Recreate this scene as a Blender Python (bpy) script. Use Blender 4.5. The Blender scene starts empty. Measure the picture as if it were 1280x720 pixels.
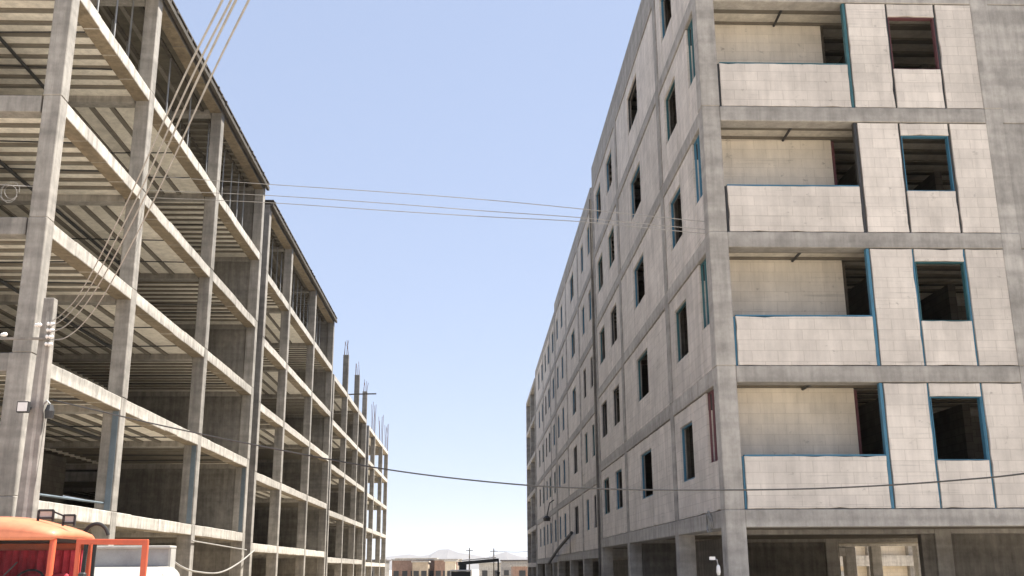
import bpy, bmesh, math, random
from mathutils import Vector, Matrix
random.seed(7)
scene = bpy.context.scene
C = scene.collection
CZ = 1.72                      # eye height above the street
TH = -0.0385                   # heading of the street relative to the view

# ------------------------------------------------------------------ materials
def new_mat(name):
    m = bpy.data.materials.new(name); m.use_nodes = True
    nt = m.node_tree; nt.nodes.clear()
    out = nt.nodes.new('ShaderNodeOutputMaterial')
    b = nt.nodes.new('ShaderNodeBsdfPrincipled')
    nt.links.new(b.outputs[0], out.inputs[0])
    return m, nt, b

def N(nt, t, **kw):
    n = nt.nodes.new(t)
    for k, v in kw.items():
        setattr(n, k, v)
    return n

def coords(nt, scale):
    g = N(nt, 'ShaderNodeNewGeometry')
    mp = N(nt, 'ShaderNodeMapping'); mp.inputs['Scale'].default_value = scale
    nt.links.new(g.outputs['Position'], mp.inputs['Vector'])
    return mp.outputs[0]

def noise(nt, vec, scale, detail=4, rough=.6):
    n = N(nt, 'ShaderNodeTexNoise'); n.inputs['Scale'].default_value = scale
    n.inputs['Detail'].default_value = detail; n.inputs['Roughness'].default_value = rough
    nt.links.new(vec, n.inputs['Vector']); return n.outputs['Fac']

def ramp(nt, fac, p0, c0, p1, c1):
    r = N(nt, 'ShaderNodeValToRGB')
    e = r.color_ramp.elements
    e[0].position = p0; e[0].color = (*c0, 1); e[1].position = p1; e[1].color = (*c1, 1)
    nt.links.new(fac, r.inputs[0]); return r.outputs[0]

def mix(nt, a, b, fac=1.0, mode='MULTIPLY'):
    m = N(nt, 'ShaderNodeMix', data_type='RGBA', blend_type=mode)
    m.inputs[0].default_value = fac
    for s, v in ((6, a), (7, b)):
        if isinstance(v, tuple): m.inputs[s].default_value = (*v, 1)
        else: nt.links.new(v, m.inputs[s])
    return m.outputs[2]

def bump(nt, b, h, strength, dist=.02):
    n = N(nt, 'ShaderNodeBump'); n.inputs['Strength'].default_value = strength
    n.inputs['Distance'].default_value = dist
    nt.links.new(h, n.inputs['Height']); nt.links.new(n.outputs[0], b.inputs['Normal'])

def g3(v): return (v, v, v)

def tone(nt, col, lo, hi):
    oi = N(nt, 'ShaderNodeObjectInfo'); r = ramp(nt, oi.outputs['Random'], 0, g3(lo), 1, g3(hi))
    return mix(nt, col, r)

def concrete(name, c1, c2, streak=.55, patch=.6, rough=.92, bs=.35):
    m, nt, b = new_mat(name)
    p = coords(nt, (1, 1, 1))
    col = ramp(nt, noise(nt, p, .55, 5), .3, c1, .7, c2)
    st = ramp(nt, noise(nt, coords(nt, (5, 5, .35)), 1.0, 5, .7), .32, g3(streak), .62, g3(1.08))
    col = mix(nt, col, st)
    pt = ramp(nt, noise(nt, p, 3.2, 6, .7), .3, g3(patch), .6, g3(1.06))
    col = mix(nt, col, pt)
    # pour / shutter joints: slight horizontal banding
    bd = ramp(nt, noise(nt, coords(nt, (.05, .05, 3.0)), 1.0, 2), .35, g3(.82), .6, g3(1.05))
    col = mix(nt, col, bd)
    col = tone(nt, col, .88, 1.06)
    nt.links.new(col, b.inputs['Base Color']); b.inputs['Roughness'].default_value = rough
    bump(nt, b, noise(nt, p, 14, 6, .7), bs)
    return m

def blockwork(name, c1, c2, mortar, w=.6, h=.25, stain=.8, blotch=.86):
    m, nt, b = new_mat(name)
    g = N(nt, 'ShaderNodeNewGeometry')
    s = N(nt, 'ShaderNodeSeparateXYZ'); nt.links.new(g.outputs['Position'], s.inputs[0])
    a = N(nt, 'ShaderNodeMath', operation='ADD'); nt.links.new(s.outputs[0], a.inputs[0]); nt.links.new(s.outputs[1], a.inputs[1])
    cb = N(nt, 'ShaderNodeCombineXYZ'); nt.links.new(a.outputs[0], cb.inputs[0]); nt.links.new(s.outputs[2], cb.inputs[1])
    t = N(nt, 'ShaderNodeTexBrick'); nt.links.new(cb.outputs[0], t.inputs['Vector'])
    t.inputs['Scale'].default_value = 1; t.inputs['Brick Width'].default_value = w; t.inputs['Row Height'].default_value = h
    t.inputs['Mortar Size'].default_value = .009; t.inputs['Mortar Smooth'].default_value = .4; t.inputs['Bias'].default_value = -.2
    t.inputs['Color1'].default_value = (*c1, 1); t.inputs['Color2'].default_value = (*c2, 1); t.inputs['Mortar'].default_value = (*mortar, 1)
    p = coords(nt, (1, 1, 1))
    col = mix(nt, t.outputs[0], ramp(nt, noise(nt, p, .9, 5, .65), .3, g3(stain), .62, g3(1.05)))
    col = mix(nt, col, ramp(nt, noise(nt, coords(nt, (4, 4, .4)), 1.0, 5, .7), .3, g3(blotch), .6, g3(1.03)))
    col = mix(nt, col, ramp(nt, noise(nt, coords(nt, (2.2, 2.2, 3.4)), 1.3, 3, .75), .24, g3(.62), .36, g3(1.0)))
    # saw scratches: thin level lines in patches
    sc_ = ramp(nt, noise(nt, coords(nt, (.35, .35, 16)), 1.0, 2), .30, g3(.78), .40, g3(1.0))
    msk = ramp(nt, noise(nt, p, .8, 3), .48, g3(0), .6, g3(1))
    ms = N(nt, 'ShaderNodeMix', data_type='RGBA'); nt.links.new(msk, ms.inputs[0]); ms.inputs[6].default_value = (1, 1, 1, 1); nt.links.new(sc_, ms.inputs[7])
    col = mix(nt, col, ms.outputs[2])
    col = tone(nt, col, .91, 1.05)
    nt.links.new(col, b.inputs['Base Color']); b.inputs['Roughness'].default_value = .95
    bump(nt, b, noise(nt, p, 22, 5, .7), .3)
    return m

def plain(name, c, rough=.6, metal=0, var=.75, scale=2.5, bs=.1, coat=0):
    m, nt, b = new_mat(name)
    p = coords(nt, (1, 1, 1))
    col = mix(nt, c, ramp(nt, noise(nt, p, scale, 6, .7), .3, g3(var), .65, g3(1.08)))
    nt.links.new(col, b.inputs['Base Color']); b.inputs['Roughness'].default_value = rough
    b.inputs['Metallic'].default_value = metal
    if coat: b.inputs['Coat Weight'].default_value = coat; b.inputs['Coat Roughness'].default_value = .15
    bump(nt, b, noise(nt, p, scale * 9, 4), bs)
    return m

M = {}
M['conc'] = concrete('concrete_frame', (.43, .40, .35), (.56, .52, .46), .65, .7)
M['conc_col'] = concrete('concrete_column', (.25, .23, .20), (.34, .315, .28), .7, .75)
M['beam_soffit'] = concrete('beam_stain_and_shade', (.20, .155, .10), (.28, .225, .15), .7, .7)  # brown form stain, with the shade under the beams painted into it
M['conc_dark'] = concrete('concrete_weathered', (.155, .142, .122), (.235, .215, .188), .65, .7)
M['conc_right'] = concrete('concrete_right_frame', (.32, .30, .272), (.41, .385, .35), .8, .76, bs=.25)
M['soffit'] = concrete('soffit_form_boards', (.67, .62, .53), (.77, .72, .63), .86, .8)
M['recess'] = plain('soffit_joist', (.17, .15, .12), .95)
M['floor'] = plain('dusty_floor', (.46, .43, .37), .95)
M['aac'] = blockwork('aerated_block', (.60, .548, .49), (.665, .607, .54), (.51, .46, .405))
M['aac_street'] = blockwork('aerated_block_street', (.57, .522, .47), (.63, .577, .52), (.49, .447, .40), stain=.8, blotch=.8)
M['aac_warm'] = blockwork('aerated_block_balcony', (.64, .58, .495), (.69, .625, .535), (.57, .51, .43), stain=.85)
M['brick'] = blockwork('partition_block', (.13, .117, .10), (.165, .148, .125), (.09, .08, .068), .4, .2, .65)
M['redbrick'] = blockwork('red_brick', (.30, .17, .12), (.36, .22, .155), (.3, .25, .2), .25, .08, .7)
M['tanbrick'] = blockwork('tan_brick', (.46, .37, .26), (.50, .40, .29), (.4, .34, .27), .25, .08, .8)
M['cream'] = blockwork('cream_block', (.62, .53, .40), (.66, .57, .44), (.5, .42, .31), .4, .2, .85)
M['blue'] = plain('blue_steel_primer', (.05, .165, .25), .55, .1)
M['slate'] = plain('faded_blue_strip', (.13, .165, .19), .7)
M['teal'] = plain('teal_steel_primer', (.035, .115, .13), .55, .1)
M['redox'] = plain('red_oxide_primer', (.12, .045, .05), .7)
M['timber'] = plain('form_timber', (.075, .062, .046), .9, 0, .5)
M['ply'] = plain('form_plywood', (.10, .085, .06), .85, 0, .5)
M['steel'] = plain('galvanised_tube', (.33, .33, .32), .5, .6)
M['rebar'] = plain('rusty_rebar', (.16, .085, .05), .85, .3)
M['cable'] = plain('black_cable', (.045, .043, .042), .6)
M['alu'] = plain('aluminium_conductor', (.34, .325, .30), .6, .2)
M['white'] = plain('white_paint', (.78, .76, .72), .45, 0, .85)
M['porcelain'] = plain('porcelain', (.8, .78, .74), .25, 0, .9)
M['orange'] = plain('orange_truck_paint', (.58, .10, .04), .55, 0, .78, 3, .03, .25)
M['orange_sunlit'] = plain('sunlit_roof_orange', (.60, .20, .10), .6, 0, .8, 3, .03, .15)  # paler copy of the truck orange, sunlight on the roof put into the colour
M['dusty_white'] = plain('dusty_white_paint', (.42, .40, .36), .6, 0, .75)
M['rubber'] = plain('rubber', (.025, .025, .025), .85)
M['dark'] = plain('dark_trim', (.03, .03, .03), .6)
M['curtain'] = plain('red_curtain', (.52, .05, .07), .9, 0, .6, 6)
M['grey_metal'] = plain('grey_metal', (.35, .35, .34), .5, .5)
M['roofdark'] = plain('dark_roof', (.10, .09, .085), .9)
M['mount'] = plain('mountain_rock', (.115, .105, .10), 1, 0, .7, .004, 0)

def glass_mat():
    m, nt, b = new_mat('windscreen_glass')
    b.inputs['Base Color'].default_value = (.85, .92, .9, 1); b.inputs['Roughness'].default_value = .03
    b.inputs['Transmission Weight'].default_value = 1; b.inputs['IOR'].default_value = 1.1
    b.inputs['Specular IOR Level'].default_value = .6
    return m
M['glass'] = glass_mat()

def ground_mat():
    m, nt, b = new_mat('dusty_ground')
    p = coords(nt, (1, 1, 1))
    col = ramp(nt, noise(nt, p, .12, 8, .65), .3, (.47, .41, .33), .7, (.58, .52, .43))
    col = mix(nt, col, ramp(nt, noise(nt, p, 6, 6, .75), .3, g3(.7), .65, g3(1.08)))
    nt.links.new(col, b.inputs['Base Color']); b.inputs['Roughness'].default_value = 1
    bump(nt, b, noise(nt, p, 9, 8, .75), .6, .05)
    return m
M['ground'] = ground_mat()

# ------------------------------------------------------------------ mesh helpers
class MB:
    def __init__(self): self.bm = bmesh.new()
    def box(self, x0, x1, y0, y1, z0, z1):
        v = [self.bm.verts.new(p) for p in ((x0,y0,z0),(x1,y0,z0),(x1,y1,z0),(x0,y1,z0),(x0,y0,z1),(x1,y0,z1),(x1,y1,z1),(x0,y1,z1))]
        for f in ((3,2,1,0),(4,5,6,7),(0,1,5,4),(1,2,6,5),(2,3,7,6),(3,0,4,7)):
            self.bm.faces.new([v[i] for i in f])
        return self
    def rough(self, x0, x1, y0, y1, z0, z1, j=.011, step=.22):
        """upright block panel whose outline is slightly chipped; thin axis is extruded"""
        flat_x = (x1 - x0) < (y1 - y0) or (x1 - x0) < .25
        u0, u1 = (y0, y1) if flat_x else (x0, x1)
        if u1 - u0 < .3 or z1 - z0 < .12: return self.box(x0, x1, y0, y1, z0, z1)
        pts = []
        def edge(a, b, inward):
            n = max(2, int((Vector(b) - Vector(a)).length/step))
            for k in range(n):
                q = Vector(a).lerp(Vector(b), k/n)
                r = random.random()
                d_ = 0 if k == 0 else (random.uniform(0, j) if r < .85 else random.uniform(j, j*2.8))
                pts.append((q.x + inward[0]*d_, q.y + inward[1]*d_))
        edge((u0, z0), (u1, z0), (0, 1)); edge((u1, z0), (u1, z1), (-1, 0)); edge((u1, z1), (u0, z1), (0, -1)); edge((u0, z1), (u0, z0), (1, 0))
        return self.prism(pts, 'x' if flat_x else 'y', *((x0, x1) if flat_x else (y0, y1)))
    def frustum(self, cx, cy, z0, z1, w0, d0, w1, d1):
        v = []
        for z, w, d in ((z0, w0, d0), (z1, w1, d1)):
            v += [self.bm.verts.new((cx + a*w/2, cy + b*d/2, z)) for a, b in ((-1,-1),(1,-1),(1,1),(-1,1))]
        for f in ((3,2,1,0),(4,5,6,7),(0,1,5,4),(1,2,6,5),(2,3,7,6),(3,0,4,7)):
            self.bm.faces.new([v[i] for i in f])
        return self
    def bar(self, a, b, w, h=None):
        """rectangular bar from a to b"""
        h = h or w; a = Vector(a); b = Vector(b); d = (b - a).normalized()
        up = Vector((0,0,1)) if abs(d.z) < .95 else Vector((0,1,0))
        s = d.cross(up).normalized(); u = s.cross(d)
        v = []
        for c in (a, b):
            for i, j in ((-1,-1),(1,-1),(1,1),(-1,1)):
                v.append(self.bm.verts.new(c + s*(i*w/2) + u*(j*h/2)))
        for f in ((3,2,1,0),(4,5,6,7),(0,1,5,4),(1,2,6,5),(2,3,7,6),(3,0,4,7)):
            self.bm.faces.new([v[i] for i in f])
        return self
    def tube(self, pts, r, n=6):
        pts = [Vector(p) for p in pts]; rings = []
        for i, p in enumerate(pts):
            d = (pts[min(i+1, len(pts)-1)] - pts[max(i-1, 0)]).normalized()
            up = Vector((0,0,1)) if abs(d.z) < .95 else Vector((0,1,0))
            s = d.cross(up).normalized(); u = s.cross(d)
            rr = r[i] if isinstance(r, (list, tuple)) else r
            rings.append([self.bm.verts.new(p + s*math.cos(k*2*math.pi/n)*rr + u*math.sin(k*2*math.pi/n)*rr) for k in range(n)])
        for a, b in zip(rings, rings[1:]):
            for k in range(n):
                self.bm.faces.new((a[k], a[(k+1)%n], b[(k+1)%n], b[k]))
        self.bm.faces.new(rings[0][::-1]); self.bm.faces.new(rings[-1])
        return self
    def prism(self, outline, axis, a, b):
        """outline of (u, v) pairs extruded along axis 'x' or 'y' from a to b"""
        def P(t, u, v): return (t, u, v) if axis == 'x' else (u, t, v)
        n = len(outline)
        A = [self.bm.verts.new(P(a, *q)) for q in outline]; B = [self.bm.verts.new(P(b, *q)) for q in outline]
        self.bm.faces.new(A); self.bm.faces.new(B[::-1])
        for k in range(n): self.bm.faces.new((A[k], B[k], B[(k+1)%n], A[(k+1)%n]))
        return self
    def build(self, name, mat, parent=None, bevel=0, seg=1, smooth=False):
        bmesh.ops.recalc_face_normals(self.bm, faces=self.bm.faces)
        me = bpy.data.meshes.new(name); self.bm.to_mesh(me); self.bm.free()
        me.materials.append(M[mat] if isinstance(mat, str) else mat)
        o = bpy.data.objects.new(name, me); C.objects.link(o)
        if smooth:
            for p in me.polygons: p.use_smooth = True
        if parent is not None:
            o.parent = parent
            root = parent
            off = Vector(root.location)
            while root.parent: root = root.parent; off += root.location
            me.transform(Matrix.Translation(-off))
        if bevel:
            md = o.modifiers.new('edge', 'BEVEL'); md.width = bevel; md.segments = seg; md.limit_method = 'ANGLE'
        return o

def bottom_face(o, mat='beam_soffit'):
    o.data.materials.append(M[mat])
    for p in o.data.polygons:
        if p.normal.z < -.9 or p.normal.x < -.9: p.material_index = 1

def top_face(o, mat='floor'):
    o.data.materials.append(M[mat])
    for p in o.data.polygons:
        if p.normal.z > .9: p.material_index = 1

def thing(name, label, cat, loc=(0,0,0), group=None):
    o = bpy.data.objects.new(name, None); C.objects.link(o); o.location = loc
    o.empty_display_size = .3
    o['label'] = label; o['category'] = cat
    if group: o['group'] = group
    return o
def tag(o, label, cat, group=None):
    o['label'] = label; o['category'] = cat
    if group: o['group'] = group
    return o

def gz(y):
    """street level falls slightly away from the camera"""
    t = min(max((y - 30) / 65, 0), 1)
    return -.85 * t

# ------------------------------------------------------------------ ground, mountains
def make_ground():
    bm = bmesh.new()
    ys = [-400, -100, -30, 0, 15, 30, 50, 70, 95, 130, 200, 400, 900, 2000, 6500]
    xs = [-4000, -800, -150, -40, -15, 0, 15, 40, 150, 800, 4000]
    g = [[bm.verts.new((x, y, gz(y))) for x in xs] for y in ys]
    for j in range(len(ys)-1):
        for i in range(len(xs)-1):
            bm.faces.new((g[j][i], g[j][i+1], g[j+1][i+1], g[j+1][i]))
    me = bpy.data.meshes.new('ground'); bm.to_mesh(me); bm.free(); me.materials.append(M['ground'])
    o = bpy.data.objects.new('ground', me); C.objects.link(o); o['kind'] = 'structure'
make_ground()

def make_mountains():
    bm = bmesh.new(); rnd = random.Random(3)
    n = 120; rows = []
    ph = [rnd.uniform(0, 6) for _ in range(8)]
    for j, (yy, k) in enumerate(((4300, 0), (4600, .55), (4900, 1), (5400, .5), (5900, 0))):
        row = []
        for i in range(n):
            x = -2600 + 5200*i/(n-1)
            h = 40 + 8*math.sin(x/260+ph[0]) + 7*math.sin(x/97+ph[1]) + 7*math.sin(x/41+ph[2]+j) + 4*math.sin(x/23+ph[3]+2*j)
            row.append(bm.verts.new((x, yy + 60*math.sin(x/150+j), -2 + max(h, 5)*k*1.55)))
        rows.append(row)
    for a, b in zip(rows, rows[1:]):
        for i in range(n-1): bm.faces.new((a[i], a[i+1], b[i+1], b[i]))
    me = bpy.data.meshes.new('mountains'); bm.to_mesh(me); bm.free(); me.materials.append(M['mount'])
    o = bpy.data.objects.new('mountains', me); C.objects.link(o); o['kind'] = 'structure'
make_mountains()

# ------------------------------------------------------------------ left row: open concrete frames
XL = -9.76
ROWS = [XL, XL - 5.9, XL - 11.8]           # street face of each column row
CW = .43
L_A = [z + CZ for z in (1.57, 4.69, 7.85, 10.89, 14.05, 17.5)]

def column_mesh(x1, y0, z0, z1, levels, w=CW, d=.44, low=None):
    m = MB(); zs = [z0] + [l for l in levels if z0 < l < z1 - .3] + [z1]
    for k, (a, b) in enumerate(zip(zs, zs[1:])):
        ww = w + (.08 if (low and k < 2) else 0)
        j = .012 * (k % 2)
        m.box(x1 - ww + j, x1 - j*.6, y0 + j*.5, y0 + d - j*.5, a, b)
    return m

def open_frame(label, ys, levels, roof='slab', near_beam=True, walls=True, stubs=None, back=True):
    ya, yb = ys[0], ys[-1] + .44
    t = thing('concrete_frame_building', label, 'building', (XL - 6, (ya+yb)/2, gz((ya+yb)/2)), 'open concrete frames along the left of the street')
    n = len(levels)
    top = levels[-1]
    ci = 0
    for r, x1 in enumerate(ROWS):
        for y in ys:
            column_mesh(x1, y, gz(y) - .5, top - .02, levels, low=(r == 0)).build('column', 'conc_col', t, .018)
    xin = ROWS[-1] - CW
    for k, z in enumerate(levels):
        last = roof == 'form' and k == n-1
        bd = .36
        # street beam: one piece per level, stepping bay by bay a few millimetres
        m = MB()
        for i in range(len(ys)-1):
            a_, b_ = ys[i] + .44, ys[i+1]; nseg = max(2, round((b_ - a_)/1.3))
            for q in range(nseg):
                m.box(XL - .46, XL - .008 - random.uniform(0, .018), a_ + (b_-a_)*q/nseg, a_ + (b_-a_)*(q+1)/nseg, z - bd - random.uniform(0, .022), z - random.uniform(.0, .02))
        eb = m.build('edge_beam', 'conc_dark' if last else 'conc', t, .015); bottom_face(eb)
        m = MB()
        for i in range(len(ys)-1): m.box(xin, xin + .4, ys[i] + .44, ys[i+1], z - bd, z - .004)
        m.build('rear_beam', 'conc_col', t)
        for i, y in enumerate(ys):
            m = MB()
            for x_a, x_b in ((ROWS[1] - .0, ROWS[0] - CW - .03), (ROWS[2] - .0, ROWS[1] - CW)):
                m.box(x_a, x_b, y + .02, y + .42, z - .42, z - .006)
            m.build('cross_beam', 'conc_col', t, .012)
        # slab with alternating joist directions
        m = MB(); rec = MB()
        for i in range(len(ys)-1):
            y0, y1 = ys[i] + .42, ys[i+1] + .02
            for x_a, x_b in ((ROWS[1] - .0, XL - .462), (xin + .402, ROWS[1] - CW)):
                rec.box(x_a, x_b, y0 + .002, y1 - .002, z - .22, z - .008)
                if i % 2 == 0:
                    yy = y0 + .1
                    while yy + .5 < y1:
                        m.box(x_a + .002, x_b - .002, yy, yy + .14, z - .285, z - .221); yy += .62
                else:
                    xx = x_a + .1
                    while xx + .5 < x_b:
                        m.box(xx, xx + .14, y0 + .004, y1 - .004, z - .285, z - .221); xx += .62
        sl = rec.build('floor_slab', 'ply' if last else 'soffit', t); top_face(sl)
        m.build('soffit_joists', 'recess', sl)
    # end shear wall in the last bay and rear infill
    if walls:
        for k in range(n):
            z0 = (levels[k-1] if k else gz(yb) - .3); z1 = levels[k] - .42
            MB().box(ROWS[1] - CW + .1, XL - CW - .02, yb - .34, yb - .06, z0, z1 - .002).build('shear_wall', 'conc_dark', t)
            if back:
                for i in range(len(ys)-1):
                    a, b = ys[i] + .46, ys[i+1] - .02
                    gap = a + (b-a)*random.uniform(.3, .6)
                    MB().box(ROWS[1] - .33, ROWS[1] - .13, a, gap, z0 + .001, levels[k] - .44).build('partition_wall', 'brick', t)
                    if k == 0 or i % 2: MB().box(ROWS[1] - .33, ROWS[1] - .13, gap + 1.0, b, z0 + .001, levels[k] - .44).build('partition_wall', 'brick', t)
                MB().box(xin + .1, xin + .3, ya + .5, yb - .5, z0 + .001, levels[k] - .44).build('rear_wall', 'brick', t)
    if roof == 'form':
        z = levels[-1]
        m = MB()
        m.box(xin, XL + .17, ya - .12, yb - .02, z + .002, z + .06)
        yy = ya
        while yy < yb - .2:
            m.box(XL - 4.8, XL + random.uniform(.12, .24), yy, yy + .1, z - .14, z); yy += .62
        for xx in (XL + .12, XL - .78, XL - 1.9, XL - 3.2, XL - 4.6):
            m.box(xx - .06, xx + .06, ya - .2, yb - .05, z - .30, z - .141)
        m.build('roof_formwork', 'timber', t)
        zf = levels[-2]
        yy = ya + .9
        while yy < yb - .6:
            for xx in (XL - .78, XL - 1.9, XL - 3.2, XL - 4.6):
                if random.random() < .85:
                    y2 = yy + random.uniform(-.12, .12)
                    MB().tube([(xx, y2, zf), (xx, y2, zf + 1.7), (xx, y2, z - .301)], [.036, .03, .026]).build('steel_prop', 'steel', t)
            yy += 1.35
    if stubs:
        for (y, h) in stubs:
            s = MB().box(XL - CW, XL - .01, y, y + .44, top - .01, top + h).build('column_stub', 'conc_dark', t, .01) if h > .6 else None
            for (ax, ay) in ((-.36, .07), (-.36, .37), (-.07, .07), (-.07, .37), (-.21, .22)):
                b0 = top + max(h, 0) - .02; ll = random.uniform(.8, 1.3) if h > .6 else random.uniform(2.6, 3.3)
                jx, jy = random.uniform(-.16, .16), random.uniform(-.16, .16)
                MB().tube([(XL + ax, y + ay, b0), (XL + ax + jx*.3, y + ay + jy*.3, b0 + ll*.5), (XL + ax + jx, y + ay + jy, b0 + ll)], .018 if h > .6 else .022, 5).build('rebar', 'rebar', s or t)
    return t

dB, dC, dD = -.38, -.72, -.88
YA = [22.92, 29.12, 37.52, 45.86]
YB = [47.56, 53.95, 62.8, 71.4]
YC = [72.5, 80.6, 88.8, 95.6]
YD = [98.3, 104.6, 113.6, 121.0]
A = open_frame('open concrete frame nearest on the left, six floors with props under its roof formwork', YA, L_A, 'form')
B = open_frame('second open concrete frame on the left, roof slightly lower than the nearest one', YB, [z + dB for z in L_A], 'form')
Cc = open_frame('third open concrete frame on the left, bare column stubs standing on its top floor', YC, [z + dC for z in L_A[:5]], 'slab',
                stubs=[(80.6, 3.0), (88.8, 2.9), (95.6, 2.6)])
D = open_frame('farthest open concrete frame on the left with sky showing through and thin rebar on top', YD, [z + dD for z in L_A[:5]], 'slab', walls=False, stubs=[(104.6, 0), (113.6, 0), (121.0, 0)])
for k in (1, 2, 3, 4):
    for y in (25.4, 27.6, 33.0, 35.2, 41.5, 43.8):
        yy = y + random.uniform(-.6, .6)
        MB().tube([(XL - .5, yy, L_A[k] - .31), (XL - 5.4, yy + random.uniform(-.3, .3), L_A[k] - .31)], .022, 5).build('ceiling_conduit', 'dark', A)
    MB().tube([(-12.6, 23.5, L_A[k] - .36), (-12.55, 37.0, L_A[k] - .36)], .05).build('ceiling_pipe', 'dark', A)
# timber rail lashed across the column stubs
MB().bar((XL - .2, 88.4, 16.2), (XL + 1.5, 88.5, 16.25), .1).bar((XL - 1.5, 88.4, 16.15), (XL - .2, 88.4, 16.2), .1).build('scaffold_plank', 'timber', Cc)
# blue corner strips on the first floor columns of the near frame
for y in (29.12, 37.52, 45.86):
    MB().box(XL - .22, XL - .06, y - .018, y - .002, L_A[0] + .03, L_A[1] - .40).build('corner_strip', 'slate', A)
MB().tube([(XL - .3, 24.6, L_A[0] + .16), (XL - .25, 29.1, L_A[0] + .22)], .03).build('guard_rail', 'slate', A)

# ------------------------------------------------------------------ right row: walled blocks
XR = 5.52
R1 = [z + CZ for z in (1.23, 4.43, 7.63, 10.84, 14.09, 17.33)]

def window_frame(parent, mat, axis, fixed, a, b, z0, z1, depth=.16, mull=False, t=.05, name='window_frame'):
    m = MB()
    def bx(u0, u1, w0, w1):
        if axis == 'x': m.box(fixed, fixed + depth, u0, u1, w0, w1)     # facade normal along x, u = y
        else: m.box(u0, u1, fixed, fixed + depth, w0, w1)
    bx(a, a + t, z0, z1); bx(b - t, b, z0, z1); bx(a + t, b - t, z0, z0 + t); bx(a + t, b - t, z1 - t, z1)
    if mull:
        c = (a + b) / 2; bx(c - t*.6, c + t*.6, z0 + t, z1 - t)
    return m.build(name, mat, parent)

def street_bay(parent, ya, yb, z0, z1, wins, mat, sill=.95, head=2.38, fmat=None):
    """infill between columns ya..yb; separate block panels with an open joint at each window edge"""
    m = MB(); x0, x1 = XR + .035, XR + .20; g = .016; zb, zt = z0 + .012, z1 - .022
    cur = ya + .022
    for (a, b) in wins:
        m.rough(x0, x1, cur, a - g, zb, zt)
        m.rough(x0, x1, a + g, b - g, zb, z0 + sill)
        m.rough(x0, x1, a + g, b - g, z0 + head, zt)
        cur = b + g
    # a long blank stretch is made of two panels
    if yb - cur > 2.4:
        h = (cur + yb)/2; m.rough(x0, x1, cur, h - g, zb, zt); cur = h + g; extra = [h]
    else: extra = []
    m.rough(x0, x1, cur, yb - .022, zb, zt)
    o = m.build('wall_panel', mat, parent, .006)
    # dark packing behind the joints so no daylight shows through them
    k = MB()
    for (a, b) in wins:
        for e in (a, b):
            k.box(x0 + .07, x1 - .02, e - g + .001, e + g - .001, z0 + .01, z0 + sill - .002)
            k.box(x0 + .07, x1 - .02, e - g + .001, e + g - .001, z0 + head + .002, z1 - .02)
    for e in extra: k.box(x0 + .05, x1 - .02, e - g + .001, e + g - .001, zb, zt)
    k.box(x0 + .05, x1 - .01, ya + .001, ya + .021, zb, zt).box(x0 + .05, x1 - .01, yb - .021, yb - .001, zb, zt)
    k.box(x0 + .05, x1 - .01, ya + .03, yb - .03, zt + .001, z1 - .001)
    k.build('joint_packing', 'dark', o)
    for (a, b) in wins:
        window_frame(parent, fmat or random.choice(['blue', 'blue', 'teal', 'dark']), 'x', x0 + .05, a + g + .003, b - g - .003, z0 + sill + .003, z0 + head - .003, .06, t=.035)
    return o

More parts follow.
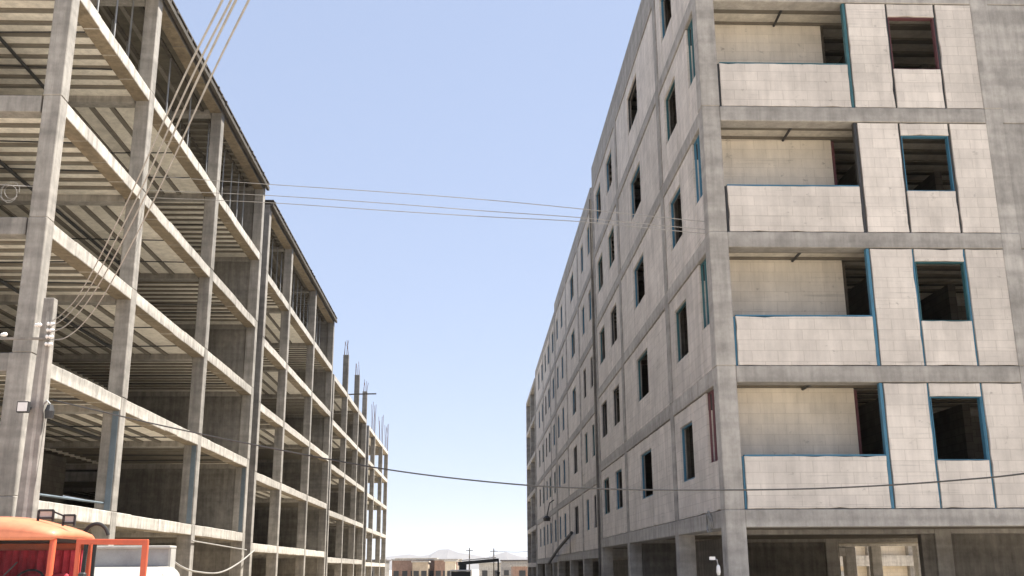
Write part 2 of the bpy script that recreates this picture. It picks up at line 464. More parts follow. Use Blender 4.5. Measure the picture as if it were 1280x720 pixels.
def right_block(label, cols, levels, xd, bays, parapet, near=False):
    ya, yb = cols[0], cols[-1] + .46
    t = thing('block_walled_building', label, 'building', (XR + 6, (ya+yb)/2, gz((ya+yb)/2)), 'concrete blocks along the right of the street')
    zb = gz((ya+yb)/2) - .6
    rows = [XR, XR + (xd - XR)*.5, xd - .45]
    for r, x in enumerate(rows):
        for y in cols:
            m = MB(); zz = [zb] + levels[:-1] + [levels[-1] - .02]
            for k, (p, q) in enumerate(zip(zz, zz[1:])):
                j = .008*(k % 2)
                m.box(x + j, x + .45 - j, y + j, y + .46 - j, p, q)
            m.build('column', 'conc_right', t, .015)
    for k, z in enumerate(levels):
        m = MB()
        for i in range(len(cols)-1):
            m.box(XR + .006, XR + .44, cols[i] + .455, cols[i+1] + .004, z - .38, z - .003)
        m.build('street_beam', 'conc_right', t, .012)
        for i, y in enumerate(cols):
            m = MB()
            m.box(XR + .447, rows[1] + .004, y + .006, y + .44, z - .38, z - .003)
            m.box(rows[1] + .447, rows[2] + .004, y + .006, y + .44, z - .38, z - .003)
            m.build('front_beam' if i == 0 else 'cross_beam', 'conc_right', t, .012)
        m = MB(); rec = MB()
        for i in range(len(cols)-1):
            y0, y1 = cols[i] + .445, cols[i+1] + .002
            rec.box(XR + .445, xd, y0, y1, z - .22, z - .006)
            yy = y0 + .12
            while yy + .5 < y1:
                m.box(XR + .45, xd - .01, yy, yy + .22, z - .285, z - .221); yy += .74
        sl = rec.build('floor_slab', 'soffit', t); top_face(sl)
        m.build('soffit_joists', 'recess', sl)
    for k in range(len(levels)-1):
        z0, z1 = levels[k], levels[k+1] - .38
        for (i, wins) in bays:
            street_bay(t, cols[i] + .455, cols[i+1], z0, z1, wins, 'aac_street')
        # inner partitions keep the rooms dark
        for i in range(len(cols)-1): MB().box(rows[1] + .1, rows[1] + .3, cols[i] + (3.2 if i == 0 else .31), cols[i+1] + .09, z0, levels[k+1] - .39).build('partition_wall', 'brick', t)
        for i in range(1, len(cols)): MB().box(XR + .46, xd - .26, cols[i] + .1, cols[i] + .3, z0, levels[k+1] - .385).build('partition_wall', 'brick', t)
        MB().box(xd - .25, xd - .05, ya + .47, yb - .47, z0, z1).build('rear_wall', 'aac', t)
    if not near:
        MB().box(rows[0] + 2.6, rows[0] + 2.8, ya - .6, yb + .6, zb, levels[0] - .385).build('ground_floor_wall', 'conc_dark', t)
        MB().box(rows[0] + .46, rows[0] + 2.59, yb - .36, yb - .1, zb, levels[0] - .386).build('ground_floor_wall', 'conc_dark', t)
    if parapet:
        zt = levels[-1]
        MB().box(XR + .02, XR + .2, ya + .02, yb - .02, zt, zt + parapet).box(XR + .2, xd, ya + .02, ya + .2, zt, zt + parapet).build('parapet', 'conc_right', t, .01)
    return t

# nearest block: front facade towards the camera
YF = 23.02
colsR = [YF, 28.45, 37.5, 45.3]
XD = 19.5
R = right_block('nearest cream block building on the right with balconies stacked up its corner', colsR, R1, XD,
                [(1, [(32.4, 34.6)]), (2, [(39.05, 40.85), (42.8, 44.6)])], .93, near=True)
lv_frames = ['blue', 'teal', 'blue', 'redox', 'blue']
for k in range(5):
    z0, z1 = R1[k], R1[k+1] - .38
    fm = lv_frames[k]
    # --- street side, corner bay: balcony side opening then window
    m = MB(); x0, x1 = XR + .035, XR + .2; zb_, zt_ = z0 + .012, z1 - .022
    m.rough(x0, x1, YF + .48, 24.44, zb_, z0 + 1.13)
    m.rough(x0, x1, 24.47, 26.13, zb_, zt_)
    m.rough(x0, x1, 26.165, 27.735, zb_, z0 + .95)
    m.rough(x0, x1, 26.165, 27.735, z0 + 2.38, zt_)
    m.rough(x0, x1, 27.77, 28.425, zb_, zt_)
    o = m.build('wall_panel', 'aac_street', R, .006)
    kk = MB()
    for e in (24.455, 26.147, 27.752):
        kk.box(x0 + .05, x1 - .02, e - .014, e + .014, z0 + .013, z0 + .94); kk.box(x0 + .05, x1 - .02, e - .014, e + .014, z0 + 2.39, z1 - .025)
    kk.box(x0 + .05, x1 - .01, 24.5, 28.4, zt_ + .001, z1 - .001).box(x0 + .05, x1 - .02, 28.427, 28.448, zb_, zt_)
    kk.build('joint_packing', 'dark', o)
    window_frame(R, 'blue' if k % 2 == 0 else 'teal', 'x', x0 + .05, 26.17, 27.73, z0 + .955, z0 + 2.375, .06, t=.035)
    window_frame(R, ['redox', 'teal', 'blue', 'teal', 'redox'][k], 'x', x0 + .05, 23.62, 24.435, z0 + 1.135, z1 - .03, .05, True, t=.03)
    # --- front: balcony parapet, block panels, window
    y0, y1 = YF + .025, YF + .19
    MB().rough(6.03, 9.23, y0, y1, z0 + .012, z0 + 1.16).build('balcony_parapet', 'aac', R, .008)
    MB().box(6.04, 9.22, y0 + .02, y1 - .01, z0 + 1.161, z0 + 1.195).build('parapet_cap', 'blue' if k < 3 else 'teal', R)
    for xa, xb, za, zb_ in ((9.33, 10.325, z0 + .012, z1 - .02), (10.375, 11.555, z0 + .012, z0 + 1.06), (10.375, 11.555, z0 + 2.5, z1 - .02), (11.61, 12.575, z0 + .012, z1 - .02)):
        MB().rough(xa, xb, y0, y1, za, zb_).build('wall_panel', 'aac', R, .006)
    for xs, hi in ((5.985, z0 + 1.16), (9.235, z1 - .012), (10.33, z1 - .012), (11.56, z1 - .012)):
        w = .07 if xs == 9.235 else .046
        MB().box(xs, xs + w, y0 + (.02 if xs == 9.235 else .045), y1 - .02, z0 + .006, hi).build('joint_strip', ['blue', 'blue', 'dark', 'dark', 'blue'][k] if xs != 9.235 else ['blue', 'blue', 'dark', 'teal', 'blue'][k], R)
    MB().box(12.585, 12.62, y0 + .012, y1 - .02, z0 + .006, z1 - .012).build('joint_strip', ['dark', 'teal', 'dark', 'dark', 'dark'][k], R)
    window_frame(R, fm, 'y', y0 + .03, 10.385, 11.545, z0 + 1.065, z0 + 2.495, .14, t=.018)
    # balcony: back wall with door opening at its right, side return, ceiling pipe
    yb = YF + 1.35
    MB().box(XR + .46, 9.12, yb, yb + .15, z0 + .002, z1 + .09).build('balcony_wall', 'aac_warm', R)
    MB().box(9.125, 9.19, yb - .01, yb + .16, z0 + .002, z1 + .05).build('door_post', 'redox' if k in (0, 2) else 'timber', R)
    MB().box(10.31, 10.36, y1 + .01, yb + 3.0, z0 + .002, z1 + .09).build('room_wall', 'brick', R)
    MB().tube([(7.85, YF + .44, z1 + .06), (7.88, yb - .02, z1 + .06)], .035).build('ceiling_pipe', 'dark', R)
    # stair core wall right of the panels, facing the camera
    MB().box(12.63, 15.9, YF + .012, YF + .30, z0 - .36, z1 - .02).build('shear_wall', 'conc_right', R)
MB().box(12.63, 15.9, YF + .012, YF + .30, R1[5] - .36, R1[5] + .9).build('shear_wall', 'conc_right', R)
# ground storey: dark cross walls leaving one passage
MB().box(12.15, XD, 28.5, 28.75, -.3, R1[0] - .39).build('ground_floor_wall', 'conc_dark', R)
MB().box(XR + .46, 13.0, 37.55, 37.8, -.4, R1[0] - .39).build('ground_floor_wall', 'conc_dark', R)
MB().box(7.4, 7.65, 30.5, 37.5, -.4, R1[0] - .39).build('ground_floor_wall', 'conc_dark', R)
MB().box(17.1, 17.5, 45.3, 45.7, -.5, R1[0] - .39).build('column', 'conc_right', R)
MB().tube([(XR - .07, 45.85, -.3), (XR - .07, 45.85, R1[5] - .6)], .05, 8).build('drain_pipe', 'conc_dark', R)

# second and third blocks
dR2, dR3 = -.40, -.45
cols2 = [46.4, 53.0, 60.3, 68.6]
R2 = right_block('second block building on the right, rows of narrow windows past the drain pipe', cols2, [z + dR2 for z in R1], 16.8,
                 [(0, [(47.4, 48.4), (50.4, 51.6)]), (1, [(55.6, 57.6)]), (2, [(63.0, 64.3), (66.6, 67.9)])], .62)
cols3 = [69.3, 73.4, 81.0, 91.0]
R3 = right_block('third block building on the right with a lower roofline and narrow windows', cols3, [z + dR3 for z in R1], 16.8,
                 [(0, [(70.4, 71.9)]), (1, [(74.6, 76.2), (78.0, 79.4)]), (2, [(81.9, 83.4), (86.0, 87.6)])], .18)
R4 = right_block('farthest brown frame building on the right, bare beams without wall panels', [92.4, 99.5, 107.0], [z - .7 for z in R1], 16.8, [], 0)

# ------------------------------------------------------------------ block behind the passage
t = thing('rear_building', 'cream walled low building seen through the ground floor passage', 'building', (27, 64, gz(64)))
MB().box(19.8, 36, 62, 74, -1.4, 6.0).build('wall', 'cream', t)
for x in (20.4, 23.0, 25.4, 28.4): MB().box(x, x + .4, 61.6, 61.99, -1.4, 5.8).build('pillar', 'conc_col', t)
MB().box(19.6, 36, 61.5, 61.98, 1.75, 2.35).build('ledge_beam', 'conc', t)
MB().box(19.5, 36.3, 61.3, 74.3, 6.0, 6.3).build('roof', 'conc', t)
for x in (21.4, 26.1): MB().box(x, x + 1.0, 61.97, 62.03, -.8, 1.5).build('door', 'grey_metal', t)

# ------------------------------------------------------------------ utility pole at the near left corner
PX, PY = -9.0, 21.8
p = thing('utility_pole', 'short concrete utility pole standing in front of the nearest left column', 'utility pole', (PX, PY, 0))
zt = CZ + 5.62
MB().frustum(PX, PY, -.3, zt, .42, .34, .22, .2).build('shaft', 'conc_col', p, .012)
MB().frustum(PX + .013, PY, .0, zt - .3, .1, .36, .06, .215).build('flange', 'conc', p, .006)
def insulator(x, y, z, par, ang=0):
    d = Vector((math.cos(ang), math.sin(ang), 0))
    c = Vector((x, y, z))
    return MB().tube([c - d*.08, c - d*.055, c - d*.015, c, c + d*.03, c + d*.06, c + d*.08], [.02, .045, .025, .05, .028, .045, .016], 10).build('insulator', 'porcelain', par, smooth=True)
for dz in (5.05, 4.92, 4.78, 4.62): insulator(PX + .12, PY - .16, CZ + dz - .02, p, .3)
insulator(PX - .12, PY - .2, CZ + 5.0, p, 2.8)
MB().bar((PX - .95, PY - .14, CZ + 4.72), (PX + .1, PY - .14, CZ + 4.72), .05).build('crossarm', 'conc_col', p)
insulator(PX - .82, PY - .16, CZ + 4.8, p, 2.6)
f = thing('floodlight', 'small white faced floodlight clamped low on the utility pole', 'floodlight', (PX - .2, PY - .3, CZ + 3.25))
MB().box(PX - .31, PX - .07, PY - .34, PY - .23, CZ + 3.14, CZ + 3.37).build('housing', 'dark', f, .01)
MB().box(PX - .285, PX - .095, PY - .352, PY - .341, CZ + 3.165, CZ + 3.345).build('lens', 'white', f)
MB().bar((PX - .19, PY - .22, CZ + 3.25), (PX - .1, PY - .13, CZ + 3.25), .05).build('bracket', 'dark', f)
f = thing('street_lamp', 'black lamp head hanging on the right side of the utility pole', 'lamp', (PX + .25, PY - .1, CZ + 3.25))
MB().tube([(PX + .27, PY - .1, CZ + 3.33), (PX + .27, PY - .1, CZ + 3.2), (PX + .27, PY - .1, CZ + 3.05)], [.06, .1, .085], 10).build('lamp_head', 'dark', f)
MB().tube([(PX + .1, PY - .1, CZ + 3.3), (PX + .2, PY - .1, CZ + 3.42), (PX + .27, PY - .1, CZ + 3.34)], .02).build('arm', 'grey_metal', f)

# ------------------------------------------------------------------ cables
def curve_pts(ps, n=24):
    """Catmull-Rom through control points"""
    ps = [Vector(q) for q in ps]; P = [ps[0]*2 - ps[1]] + ps + [ps[-1]*2 - ps[-2]]
    out = []
    for i in range(1, len(P)-2):
        for k in range(n):
            t = k/n; a, b, c, d = P[i-1:i+3]
            out.append(.5*((2*b) + (c-a)*t + (2*a-5*b+4*c-d)*t*t + (3*b-a-3*c+d)*t**3))
    out.append(ps[-1]); return out
def cable(label, ps, r, mat, name='cable', cat='cable', group=None):
    o = MB().tube(curve_pts(ps), r, 6).build(name, mat)
    return tag(o, label, cat, group)
def sag(a, b, s, n=7):
    a = Vector(a); b = Vector(b)
    return [a.lerp(b, k/n) - Vector((0, 0, s*4*(k/n)*(1-k/n))) for k in range(n+1)]

# camera model, used only to place the cables by the directions they are seen in
Pp, Rr, FF = .2641, -.0061, 1298.66
fw = Vector((0, math.cos(Pp), math.sin(Pp))); up0 = Vector((0, -math.sin(Pp), math.cos(Pp))); rt0 = Vector((1, 0, 0))
rt = rt0*math.cos(Rr) + up0*math.sin(Rr); up = -rt0*math.sin(Rr) + up0*math.cos(Rr)
ROT = Matrix.Rotation(TH, 3, 'Z')
fw, rt, up = ROT @ fw, ROT @ rt, ROT @ up
def at(px, py, Y):
    v = fw*FF + rt*(px - 640) + up*(360 - py)
    return v*(Y/v.y) + Vector((0, 0, CZ))

bundle = [
 ('leftmost of the four overhead conductors rising from the utility pole', [(62,403,21.7),(78,392,20.8),(104,360,19),(160,250,15),(226,105,10.5),(278,0,8.0),(330,-110,6)], .011),
 ('second overhead conductor from the left rising from the utility pole', [(62,409,21.7),(82,396,20.8),(112,360,19),(170,250,15),(236,105,10.5),(289,0,8.0),(345,-110,6)], .011),
 ('third overhead conductor from the left rising from the utility pole', [(62,416,21.7),(86,404,20.8),(121,360,19),(178,252,15),(243,108,10.5),(295,0,8.0),(352,-110,6)], .012),
 ('rightmost and lowest sagging of the four conductors on the utility pole', [(62,425,21.7),(82,422,20.9),(106,402,20),(134,362,18.6),(190,255,15),(262,100,10.5),(311,0,8.0),(365,-110,6)], .011),
]
for lab, ps, r in bundle:
    cable(lab, [at(*q) for q in ps], r, 'alu', group='conductors on the utility pole')
span = [('top one of the three thin wires spanning the street between the buildings', [(188,220,30),(330,230,27.5),(480,240,25.5),(610,250,24.5),(725,261,24),(850,274,23.5),(884,277,23.4)]),
        ('middle one of the three thin wires spanning the street between the buildings', [(188,238,30),(330,244,27.5),(480,254,25.5),(610,264,24.5),(725,272,24),(850,284,23.5),(884,287,23.4)]),
        ('bottom one of the three thin wires spanning the street between the buildings', [(188,247,30),(330,253,27.5),(480,263,25.5),(610,271,24.5),(725,277,24),(850,289,23.5),(884,292,23.4)])]
for lab, ps in span:
    cable(lab, [at(*q) for q in ps], .0095, 'alu', 'wire', 'wire', 'thin wires spanning the street')
cable('long dark cable sagging low right across the street in front of both rows', [at(*q) for q in ((66,500,21.9),(198,531,21.8),(323,557,21.4),(485,587,20.8),(640,605,20.2),(770,611.5,19.6),(900,612.5,19),(1010,611,18.4),(1110,606.5,17.8),(1200,600,17.2),(1280,592,16.6),(1420,570,15.5))], .0155, 'cable')
cable('pale rope hanging in a loop between ground floor columns behind the white truck', [at(*q) for q in ((205,693,31),(228,709,33),(248,715,35),(275,715.5,39),(298,704,43),(318,688,47.2))], .03, 'alu', 'rope', 'rope')
cable('pale wire strung just under the first floor beam of the nearest frame', [at(*q) for q in ((240,676,37.4),(270,681,41),(308,687.5,46))], .025, 'alu', 'wire', 'wire')
# coils of spare wire
def coil(label, c, r, wire, turns, mat, yaw):
    pts = []
    for k in range(turns*14):
        a = k*2*math.pi/14
        rr = r*(1 + .25*math.sin(a*.37+1) + .12*math.sin(a*1.7))
        v = Vector((math.cos(a)*rr, .05*math.sin(a*.21), math.sin(a)*rr*1.15))
        pts.append(Vector(c) + Matrix.Rotation(yaw, 3, 'Z') @ v)
    o = MB().tube(pts, wire, 5).build('wire_coil', mat); tag(o, label, 'wire coil')
coil('tangled coil of pale wire hanging at the left edge under the fourth floor', at(12, 240, 22.6), .17, .006, 3, 'alu', .1)
MB().tube([at(0, 231, 22.6), at(14, 232, 22.6), at(42, 233, 22.92)], .008).build('wire', 'alu')
tag(bpy.data.objects['wire.004'] if 'wire.004' in bpy.data.objects else C.objects[-1], 'short pale wire holding up the coil at the left edge', 'wire')
coil('ring of grey wire hung on the first beam beside the right corner column', (XR - .03, 24.45, CZ + 1.02), .17, .014, 3, 'grey_metal', math.pi/2)
f = thing('wall_lamp', 'small white lamp on the ground floor corner column on the right', 'lamp', at(898, 712, 22.9))
q = at(898, 712, 22.9)
MB().tube([q + Vector((0,0,-.12)), q + Vector((0,0,-.05)), q + Vector((0,0,.06)), q + Vector((0,0,.1))], [.03, .05, .04, .02], 10).build('lamp_glass', 'porcelain', f, smooth=True)
MB().tube([q + Vector((0,0,.09)), q + Vector((-.02,0,.2)), q + Vector((-.12,.0,.24))], .018).build('arm', 'grey_metal', f)
MB().box(q.x - .18, q.x - .06, q.y - .03, q.y + .03, q.z + .2, q.z + .27).build('junction_box', 'white', f)
# chute leaning on the second right block and a hooded lamp
a = at(719, 666, 57.5); b = at(690, 704, 73)
o = thing('rubble_chute', 'dark slanting chute running down the street face of the second right block', 'chute', (a.x - .2, (a.y + b.y)/2, b.z))
MB().tube([Vector((XR - .16, 57.5, a.z)), Vector((XR - .3, 65.5, (a.z + b.z)/2)), Vector((XR - .32, 73, b.z))], .09, 8).build('tube', 'dark', o)
for s in (.3, .7):
    v = Vector((XR - .3, 57.5 + 15.5*s, a.z + (b.z - a.z)*s)); MB().box(v.x - .02, XR + .006, v.y - .04, v.y + .04, v.z - .03, v.z + .03).build('bracket', 'grey_metal', o)
f = thing('wall_lamp', 'black hooded lamp on a rod fixed high on the third right block', 'lamp', (XR - .3, 71.6, CZ + 3.2))
MB().tube([(XR - .5, 71.6, CZ + 3.45), (XR - .5, 71.6, CZ + 3.3), (XR - .5, 71.6, CZ + 3.1)], [.1, .26, .22], 10).build('lamp_head', 'dark', f)
MB().tube([(XR - .5, 71.6, CZ + 3.4), (XR - .3, 71.6, CZ + 4.3), (XR - .01, 71.6, CZ + 4.5)], .04).build('rod', 'dark', f)

# ------------------------------------------------------------------ orange truck
TX0, TX1, TY = -8.12, -5.70, 15.0
tr = thing('truck', 'orange truck with its left cab door swung open and red curtain inside', 'truck', ((TX0+TX1)/2, TY + 2, 0))
xm = (TX0 + TX1)/2
def roof_outline(z0, crown, w):
    pts = []
    for k in range(17):
        u = -1 + 2*k/16
        pts.append((xm + u*w/2, z0 + crown*(1 - abs(u)**2.6)))
    return pts
def loft(sections, name, mat, parent, smooth=True, close=True):
    bm = bmesh.new(); rs = [[bm.verts.new(p) for p in s] for s in sections]
    n = len(rs[0])
    for a, b in zip(rs, rs[1:]):
        for k in range(n if close else n-1): bm.faces.new((a[k], a[(k+1)%n], b[(k+1)%n], b[k]))
    if close: bm.faces.new(rs[0][::-1]); bm.faces.new(rs[-1])
    m = MB(); m.bm.free(); m.bm = bm
    return m.build(name, mat, parent, smooth=smooth)
ztop, zed = CZ + .52, CZ + .47
secs = []
for (yy, dz, w) in ((TY - .10, -.06, 2.30), (TY - .06, .01, 2.40), (TY + .12, .06, 2.42), (TY + .7, .085, 2.44), (TY + 1.25, .06, 2.42), (TY + 1.45, -.03, 2.36)):
    o_ = roof_outline(zed + .03 + dz*.5, .15 + dz, w)
    secs.append([(x, yy, z) for x, z in o_] + [(x, yy, zed - .02 + min(dz, 0)*.5) for x, z in reversed(roof_outline(0, 0, w - .03))])
loft(secs, 'roof', 'orange_sunlit', tr)
zw = 1.55   # window sill height
# front pillars, front panel
for sx, x in ((1, TX1 - .06), (-1, TX0 + .06)):
    MB().bar((x, TY - .10, zw), (x - sx*.02, TY - .02, zed), .085, .09).build('front_pillar', 'orange', tr, .03, 2)
    MB().bar((x, TY + 1.36, .9), (x, TY + 1.36, zed), .1, .12).build('rear_pillar', 'orange', tr, .02, 2)
MB().box(TX0, TX1, TY - .16, TY - .04, .75, zw).build('front_panel', 'orange', tr, .05, 3)
MB().box(TX0 + .02, TX1 - .02, TY + 1.36, TY + 1.44, .75, zed - .01).build('rear_panel', 'orange', tr, .02)
MB().box(TX0, TX0 + .06, TY - .03, TY + 1.35, .75, zw).build('side_panel', 'orange', tr, .02)
MB().box(TX0 + .12, TX1 - .12, TY - .085, TY - .075, zw + .02, zed - .02).build('windscreen', 'glass', tr)
g_ = MB()
g_.bar((TX0 + .12, TY - .09, zw + .01), (TX1 - .12, TY - .09, zw + .01), .03).bar((TX0 + .12, TY - .02, zed - .035), (TX1 - .12, TY - .02, zed - .035), .05)
g_.build('windscreen_rubber', 'rubber', tr)
for x in (TX0 + .7, TX1 - .75): MB().tube([(x, TY - .12, zw + .02), (x + .25, TY - .11, zw + .3)], .01).build('wiper', 'dark', tr)
# interior: red curtain across the rear wall, dash, seats, dark headliner
bm_ = MB(); nn = 60; A_ = []; B_ = []
for k in range(nn + 1):
    x = TX0 + .1 + (TX1 - TX0 - .2)*k/nn; y = TY + 1.28 + .025*math.sin(k*1.9)
    A_.append(bm_.bm.verts.new((x, y, 1.0))); B_.append(bm_.bm.verts.new((x, y + .01*math.sin(k), zed - .16)))
for k in range(nn): bm_.bm.faces.new((A_[k], A_[k+1], B_[k+1], B_[k]))
cu = bm_.build('curtain', 'curtain', tr); cu.modifiers.new('thick', 'SOLIDIFY').thickness = .01
MB().box(TX0 + .08, TX1 - .08, TY + .0, TY + 1.34, zed - .06, zed - .021).build('headliner', 'dark', tr)
MB().box(TX0 + .1, TX1 - .1, TY - .03, TY + .32, 1.1, zw - .02).build('dashboard', 'dark', tr, .04, 2)
for x in (TX0 + .25, TX1 - .85):
    s = MB().box(x, x + .6, TY + .6, TY + 1.1, .95, 1.12).build('seat', 'dark', tr, .05, 2)
    MB().box(x, x + .6, TY + 1.08, TY + 1.2, 1.12, 1.7).build('seat_back', 'curtain', s, .05, 2)
sw = Vector((TX1 - .55, TY + .45, 1.55)); ring = [sw + Vector((.22*math.cos(a*.4488), .09*math.sin(a*.4488), .2*math.sin(a*.4488))) for a in range(15)]
MB().tube(ring, .016).build('steering_wheel', 'dark', tr)
# marker lamps in dark frames on the roof, and the bent intake pipe
zr = CZ + .64
for x0_, x1_, dz in ((-6.20, -5.99, .06), (-5.84, -5.68, -.01)):
    fr = MB(); y_ = TY + .42
    for (p_, q_) in (((x0_, zr + dz), (x0_, zr + dz + .15)), ((x1_, zr + dz), (x1_, zr + dz + .15)), ((x0_, zr + dz + .15), (x1_, zr + dz + .15)), ((x0_, zr + dz + .04), (x1_, zr + dz + .04))):
        fr.bar((p_[0], y_, p_[1]), (q_[0], y_, q_[1]), .028)
    f_ = fr.build('roof_lamp', 'dark', tr)
    MB().box(x0_ + .02, x1_ - .02, y_ + .0, y_ + .03, zr + dz + .055, zr + dz + .135).build('lens', 'dusty_white', f_)
MB().bar((-5.99, TY + .42, zr + .19), (-5.84, TY + .42, zr + .13), .022).build('lamp_bar', 'dark', tr)
arc = [(-5.78 + .20*math.cos(a), TY + 1.62, CZ + .45 + .26*math.sin(a)) for a in [math.radians(x) for x in range(20, 161, 10)]]
MB().tube(arc, .028, 8).build('intake_pipe', 'rubber', tr)
# open door, hinged at the front pillar, standing out to the side
hx, hy = TX1 + .24, TY - .02
def dp(u, z, off=0): return (hx + u*1.0, hy - .10*u + off, z)
door = MB()
door.bar(dp(.0, CZ + .40), dp(1.01, CZ + .385), .05, .075).bar(dp(.97, .80), dp(.97, CZ + .39), .085, .05).bar(dp(.03, .80), dp(.03, CZ + .40), .06, .05)
door.box(hx + .02, hx + 1.01, hy - .11, hy - .05, .72, 1.50)
MB().bar((hx - .23, hy + .03, 1.2), (hx + .04, hy - .02, 1.2), .06).build('door_hinge', 'orange', tr)
dr = door.build('door', 'orange', tr, .012, 2)
MB().bar(dp(.12, 1.5), dp(.14, CZ + .36), .05, .03).bar(dp(.26, 1.5), dp(.26, CZ + .36), .045, .03).build('quarter_light_frame', 'rubber', dr)
MB().box(hx + .165, hx + .237, hy - .06, hy - .05, 1.51, CZ + .35).build('quarter_light', 'glass', dr)
MB().box(hx + .8, hx + .93, hy - .15, hy - .112, 1.28, 1.33).build('handle', 'dark', dr)
MB().box(hx + .16, hx + .26, hy - .30, hy - .22, 1.45, CZ - .01).build('mirror', 'dark', tr, .02)
# chassis, bumper, wheels, lamps, load bed
MB().box(TX0 + .3, TX1 - .3, TY - .1, TY + 6.2, .55, .74).build('chassis', 'dark', tr)
MB().box(TX0 + .02, TX1 - .02, TY - .32, TY - .17, .42, .68).build('bumper', 'white', tr, .03, 2)
m = MB()
for k in range(7): m.box(xm - .6, xm + .6, TY - .19, TY - .162, .82 + k*.07, .86 + k*.07)
m.build('grille', 'dark', tr)
for x in (TX0 + .3, TX1 - .3): MB().tube([(x, TY - .16, 1.0), (x, TY - .21, 1.0)], [.12, .1], 14).build('headlight', 'porcelain', tr)
for (x, y) in ((TX0 + .18, TY + .55), (TX1 - .18, TY + .55), (TX0 + .22, TY + 4.7), (TX1 - .22, TY + 4.7)):
    w = MB().tube([(x - .14, y, .48), (x - .12, y, .48), (x + .12, y, .48), (x + .14, y, .48)], [.40, .48, .48, .40], 24).build('wheel', 'rubber', tr)
    MB().tube([(x - .15, y, .48), (x + .15, y, .48)], .24, 16).build('rim', 'grey_metal', w)
m = MB(); m.box(TX0, TX1, TY + 1.9, TY + 6.3, .76, .86)
for x in (TX0, TX1 - .05): m.box(x, x + .05, TY + 1.9, TY + 6.3, .861, 1.40)
m.box(TX0 + .05, TX1 - .05, TY + 1.9, TY + 1.95, .861, 1.40).box(TX0 + .05, TX1 - .05, TY + 6.25, TY + 6.3, .861, 1.40)
m.build('load_bed', 'orange', tr, .01)

# ------------------------------------------------------------------ white truck behind the open door
wx, wy = -6.95, 21.9
wt = thing('truck', 'white bonneted truck parked just behind the open orange door', 'truck', (wx, wy, 0))
def sect(y, half, z0, z1, r=.25, n=6):
    pts = [(wx - half, y, z0), (wx - half, y, z1 - r)]
    pts += [(wx - half + r - r*math.cos(a), y, z1 - r + r*math.sin(a)) for a in [math.pi/2*k/n for k in range(1, n+1)]]
    pts += [(wx + half - r + r*math.sin(a), y, z1 - r + r*math.cos(a)) for a in [math.pi/2*k/n for k in range(0, n+1)]]
    pts += [(wx + half, y, z0)]
    return pts
EYE = CZ
loft([sect(wy - 1.5, .80, .6, EYE - .18, .3), sect(wy - 1.3, .95, .55, EYE - .02, .3), sect(wy - .6, 1.08, .5, EYE + .06, .3), sect(wy, 1.1, .5, EYE + .09, .28)], 'bonnet', 'dusty_white', wt)
MB().box(wx - .84, wx + .80, wy + .06, wy + .12, EYE + .09, EYE + .44).build('windscreen', 'grey_metal', wt)
MB().box(wx - .9, wx + .86, wy - .06, wy + .42, EYE + .44, EYE + .50).build('roof', 'dusty_white', wt, .02, 2)
MB().box(wx - .9, wx - .85, wy + .02, wy + .38, .5, EYE + .439).box(wx + .81, wx + .86, wy + .02, wy + .38, .5, EYE + .439).box(wx - .85, wx + .81, wy + .33, wy + .38, .5, EYE + .439).build('cab', 'dusty_white', wt)
for (dx, dy) in ((-.85, -.8), (.85, -.8), (-.85, 3.3), (.85, 3.3)):
    w = MB().tube([(wx + dx - .12, wy + dy, .42), (wx + dx - .1, wy + dy, .42), (wx + dx + .1, wy + dy, .42), (wx + dx + .12, wy + dy, .42)], [.35, .42, .42, .35], 20).build('wheel', 'rubber', wt)
    MB().tube([(wx + dx - .13, wy + dy, .42), (wx + dx + .13, wy + dy, .42)], .2, 14).build('rim', 'grey_metal', w)
MB().box(wx - .95, wx + .9, wy + 1.65, wy + 4.4, .62, 1.3).build('load_bed', 'dusty_white', wt, .02)

# ------------------------------------------------------------------ the far end of the street
def low_house(label, x0, x1, y0, y1, h, wall, nwin, roofmat='conc', base=-.85):
    t = thing('low_house', label, 'house', ((x0+x1)/2, (y0+y1)/2, base), 'low houses at the far end of the street')
    MB().box(x0, x1, y0, y1, base - .5, base + h).build('wall', wall, t)
    MB().box(x0 - .25, x1 + .25, y0 - .25, y1 + .25, base + h, base + h + .3).build('roof', roofmat, t)
    for k in range(nwin):
        c = x0 + (x1 - x0)*(k + .5)/nwin
        for s in range(max(1, int(h // 2.9))):
            MB().box(c - .6, c + .6, y0 - .05, y0 + .03, base + 1.0 + 2.9*s, base + 2.3 + 2.9*s).build('window', 'dark', t)
    return t
low_house('grey house with dark flat roof at the left end of the far row', -21.8, -17.8, 220, 232, 4.3, 'conc_dark', 2, 'roofdark')
low_house('long red brick house in the middle of the far row', -18.6, -8.6, 250, 262, 4.6, 'redbrick', 5)
low_house('tan brick house between the red brick ones in the far row', -13.2, -9.8, 238, 248, 4.1, 'tanbrick', 2)
low_house('second red brick house right of centre in the far row', -8.4, -3.4, 240, 252, 4.5, 'redbrick', 3)
low_house('narrow cream house just left of the crane truck', -5.2, -3.2, 206, 214, 4.0, 'cream', 1)
low_house('pale grey house behind the crane hook', 1.6, 6.4, 240, 250, 3.7, 'conc', 2)
low_house('grey two part house at the right end of the far row', 7.2, 13.5, 260, 270, 4.4, 'conc_right', 3, 'roofdark')
low_house('dim brown house low beside the right end of the street', 7.6, 11, 200, 210, 3.0, 'redbrick', 1)
low_house('distant tan apartment house rising behind the red brick roofs', -30, -14, 420, 440, 6.6, 'tanbrick', 4)
low_house('distant cream apartment house behind the second brick house', -12.5, -4, 400, 415, 6.0, 'cream', 3)
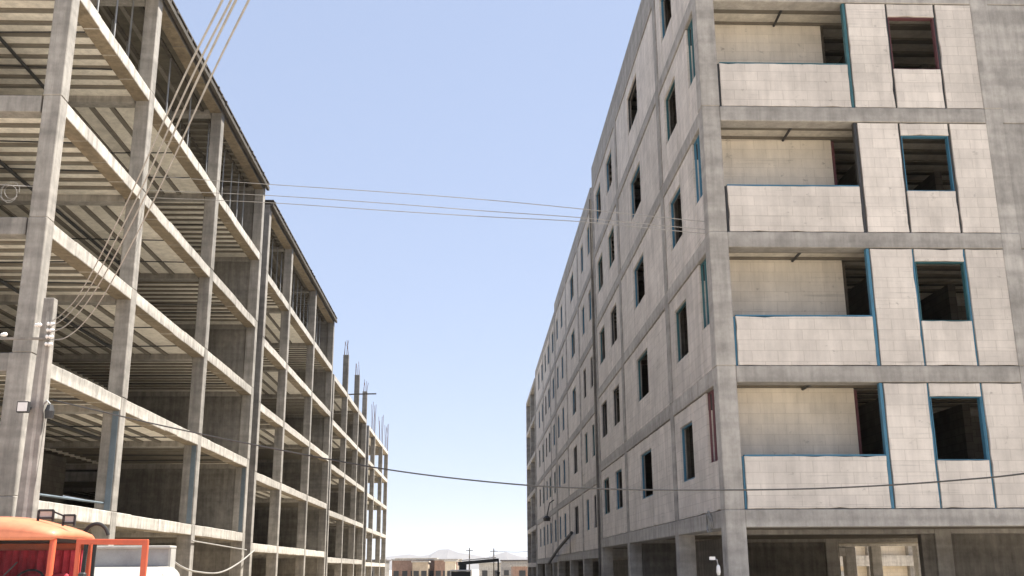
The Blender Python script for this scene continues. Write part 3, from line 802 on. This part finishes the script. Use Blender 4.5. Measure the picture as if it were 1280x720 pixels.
for lab, x, y, h in (('thin wooden pole standing left behind the crane boom', -.55, 210, 6.6), ('thicker pole standing right above the crane hook', 3.9, 195, 6.2)):
    t = thing('utility_pole', lab, 'utility pole', (x, y, -.85), 'poles at the far end of the street')
    MB().tube([(x, y, -1.2), (x, y, -.85 + h)], [.14, .09], 8).build('shaft', 'timber', t)
    MB().bar((x - .7, y, -.85 + h - .5), (x + .7, y, -.85 + h - .5), .12).build('crossarm', 'timber', t)
cable('far thin wire running right from the thicker distant pole', [(3.9, 195, 4.9), (8, 190, 4.6), (12, 185, 4.9)], .035, 'cable', 'wire', 'wire')
# crane truck
cx, cy, cb = -1.05, 100, -.85
ct = thing('crane_truck', 'small crane truck with white cab and dark boom parked down the street', 'crane truck', (cx, cy, cb))
MB().box(cx - 1.05, cx + 1.05, cy, cy + 1.7, cb + .6, cb + 1.55).build('cab_body', 'white', ct, .06, 2)
MB().box(cx - 1.0, cx + 1.0, cy + .05, cy + 1.65, cb + 2.38, cb + 2.52).build('cab_roof', 'white', ct, .05, 2)
for sx in (-.96, .96):
    for yy in (cy + .1, cy + 1.6): MB().box(cx + sx - .05, cx + sx + .05, yy - .05, yy + .05, cb + 1.55, cb + 2.38).build('cab_pillar', 'white', ct)
MB().box(cx - .9, cx + .9, cy + .08, cy + .1, cb + 1.56, cb + 2.37).build('windscreen', 'dark', ct)
MB().box(cx - 1.1, cx + 1.1, cy + 1.9, cy + 6, cb + .7, cb + 1.1).build('load_bed', 'grey_metal', ct)
MB().box(cx - .2, cx + .5, cy + 1.9, cy + 2.5, cb + 1.1, cb + 3.0).build('crane_post', 'dark', ct)
MB().bar((cx - .2, cy + 2.2, cb + 3.1), (cx + 3.55, cy + 1.6, cb + 3.4), .26, .3).build('boom', 'dark', ct)
MB().bar((cx - .2, cy + 2.2, cb + 3.36), (cx + 3.3, cy + 1.62, cb + 3.62), .2, .1).build('boom_cover', 'white', ct)
MB().bar((cx + 3.5, cy + 1.6, cb + 3.4), (cx + 3.5, cy + 1.6, cb + 2.2), .16).tube([(cx + 3.5, cy + 1.6, cb + 2.3), (cx + 3.5, cy + 1.6, cb + 1.9)], [.18, .1], 8).build('hook', 'dark', ct)
for (dx, dy) in ((-.9, .7), (.9, .7), (-.9, 4.6), (.9, 4.6)):
    MB().tube([(cx + dx - .13, cy + dy, cb + .45), (cx + dx + .13, cy + dy, cb + .45)], .45, 16).build('wheel', 'rubber', ct)
# low boundary wall at the foot of the last right building
tag(MB().box(4.3, 5.3, 96, 108, -1.2, .75).build('boundary_wall', 'redbrick'), 'low red brick boundary wall at the foot of the farthest right building', 'wall')

# ------------------------------------------------------------------ air
hz = bpy.data.materials.new('haze_air'); hz.use_nodes = True
nt = hz.node_tree; nt.nodes.clear()
o_ = nt.nodes.new('ShaderNodeOutputMaterial'); v = nt.nodes.new('ShaderNodeVolumePrincipled')
v.inputs['Color'].default_value = (.86, .91, 1, 1); v.inputs['Density'].default_value = .00006; v.inputs['Anisotropy'].default_value = .2
nt.links.new(v.outputs[0], o_.inputs['Volume'])
o = MB().box(-4200, 4200, -500, 6600, -4, 150).build('haze', hz); o['kind'] = 'stuff'

# ------------------------------------------------------------------ light, camera
SUN_EL, SUN_AZ = math.radians(60), math.radians(14)     # azimuth measured from +X towards +Y
d = Vector((math.cos(SUN_EL)*math.cos(SUN_AZ), math.cos(SUN_EL)*math.sin(SUN_AZ), math.sin(SUN_EL)))
sun = bpy.data.lights.new('sun', 'SUN'); sun.energy = 5.0; sun.angle = math.radians(.53); sun.color = (1, .95, .87)
so = bpy.data.objects.new('sun', sun); C.objects.link(so); so.rotation_euler = d.to_track_quat('Z', 'Y').to_euler()
w = bpy.data.worlds.new('World'); scene.world = w; w.use_nodes = True
nt = w.node_tree; bg = nt.nodes['Background']
sky = nt.nodes.new('ShaderNodeTexSky'); sky.sky_type = 'NISHITA'; sky.sun_disc = False
sky.sun_elevation = SUN_EL; sky.sun_rotation = math.atan2(d.x, d.y)
sky.altitude = 1200; sky.air_density = 1.0; sky.dust_density = 1.0; sky.ozone_density = 1.0
gm = nt.nodes.new('ShaderNodeGamma'); gm.inputs[1].default_value = .31
nt.links.new(sky.outputs[0], gm.inputs[0])
tint = mix(nt, gm.outputs[0], (1.20, 1.285, 1.55))
nt.links.new(tint, bg.inputs[0]); bg.inputs[1].default_value = .145

cam = bpy.data.cameras.new('camera'); co = bpy.data.objects.new('camera', cam); C.objects.link(co)
mw = Matrix((rt, up, -fw)).transposed().to_4x4(); mw.translation = Vector((0, 0, CZ)); co.matrix_world = mw
cam.sensor_width = 36; cam.lens = FF/1280*36; cam.clip_start = .1; cam.clip_end = 20000
scene.camera = co
vs = scene.view_settings; vs.view_transform = 'Standard'; vs.look = 'None'; vs.gamma = 1; vs.exposure = 1.38
scene.cycles.max_bounces = 8; scene.cycles.diffuse_bounces = 5; scene.cycles.volume_bounces = 1
scene.render.resolution_x, scene.render.resolution_y = 1024, 576
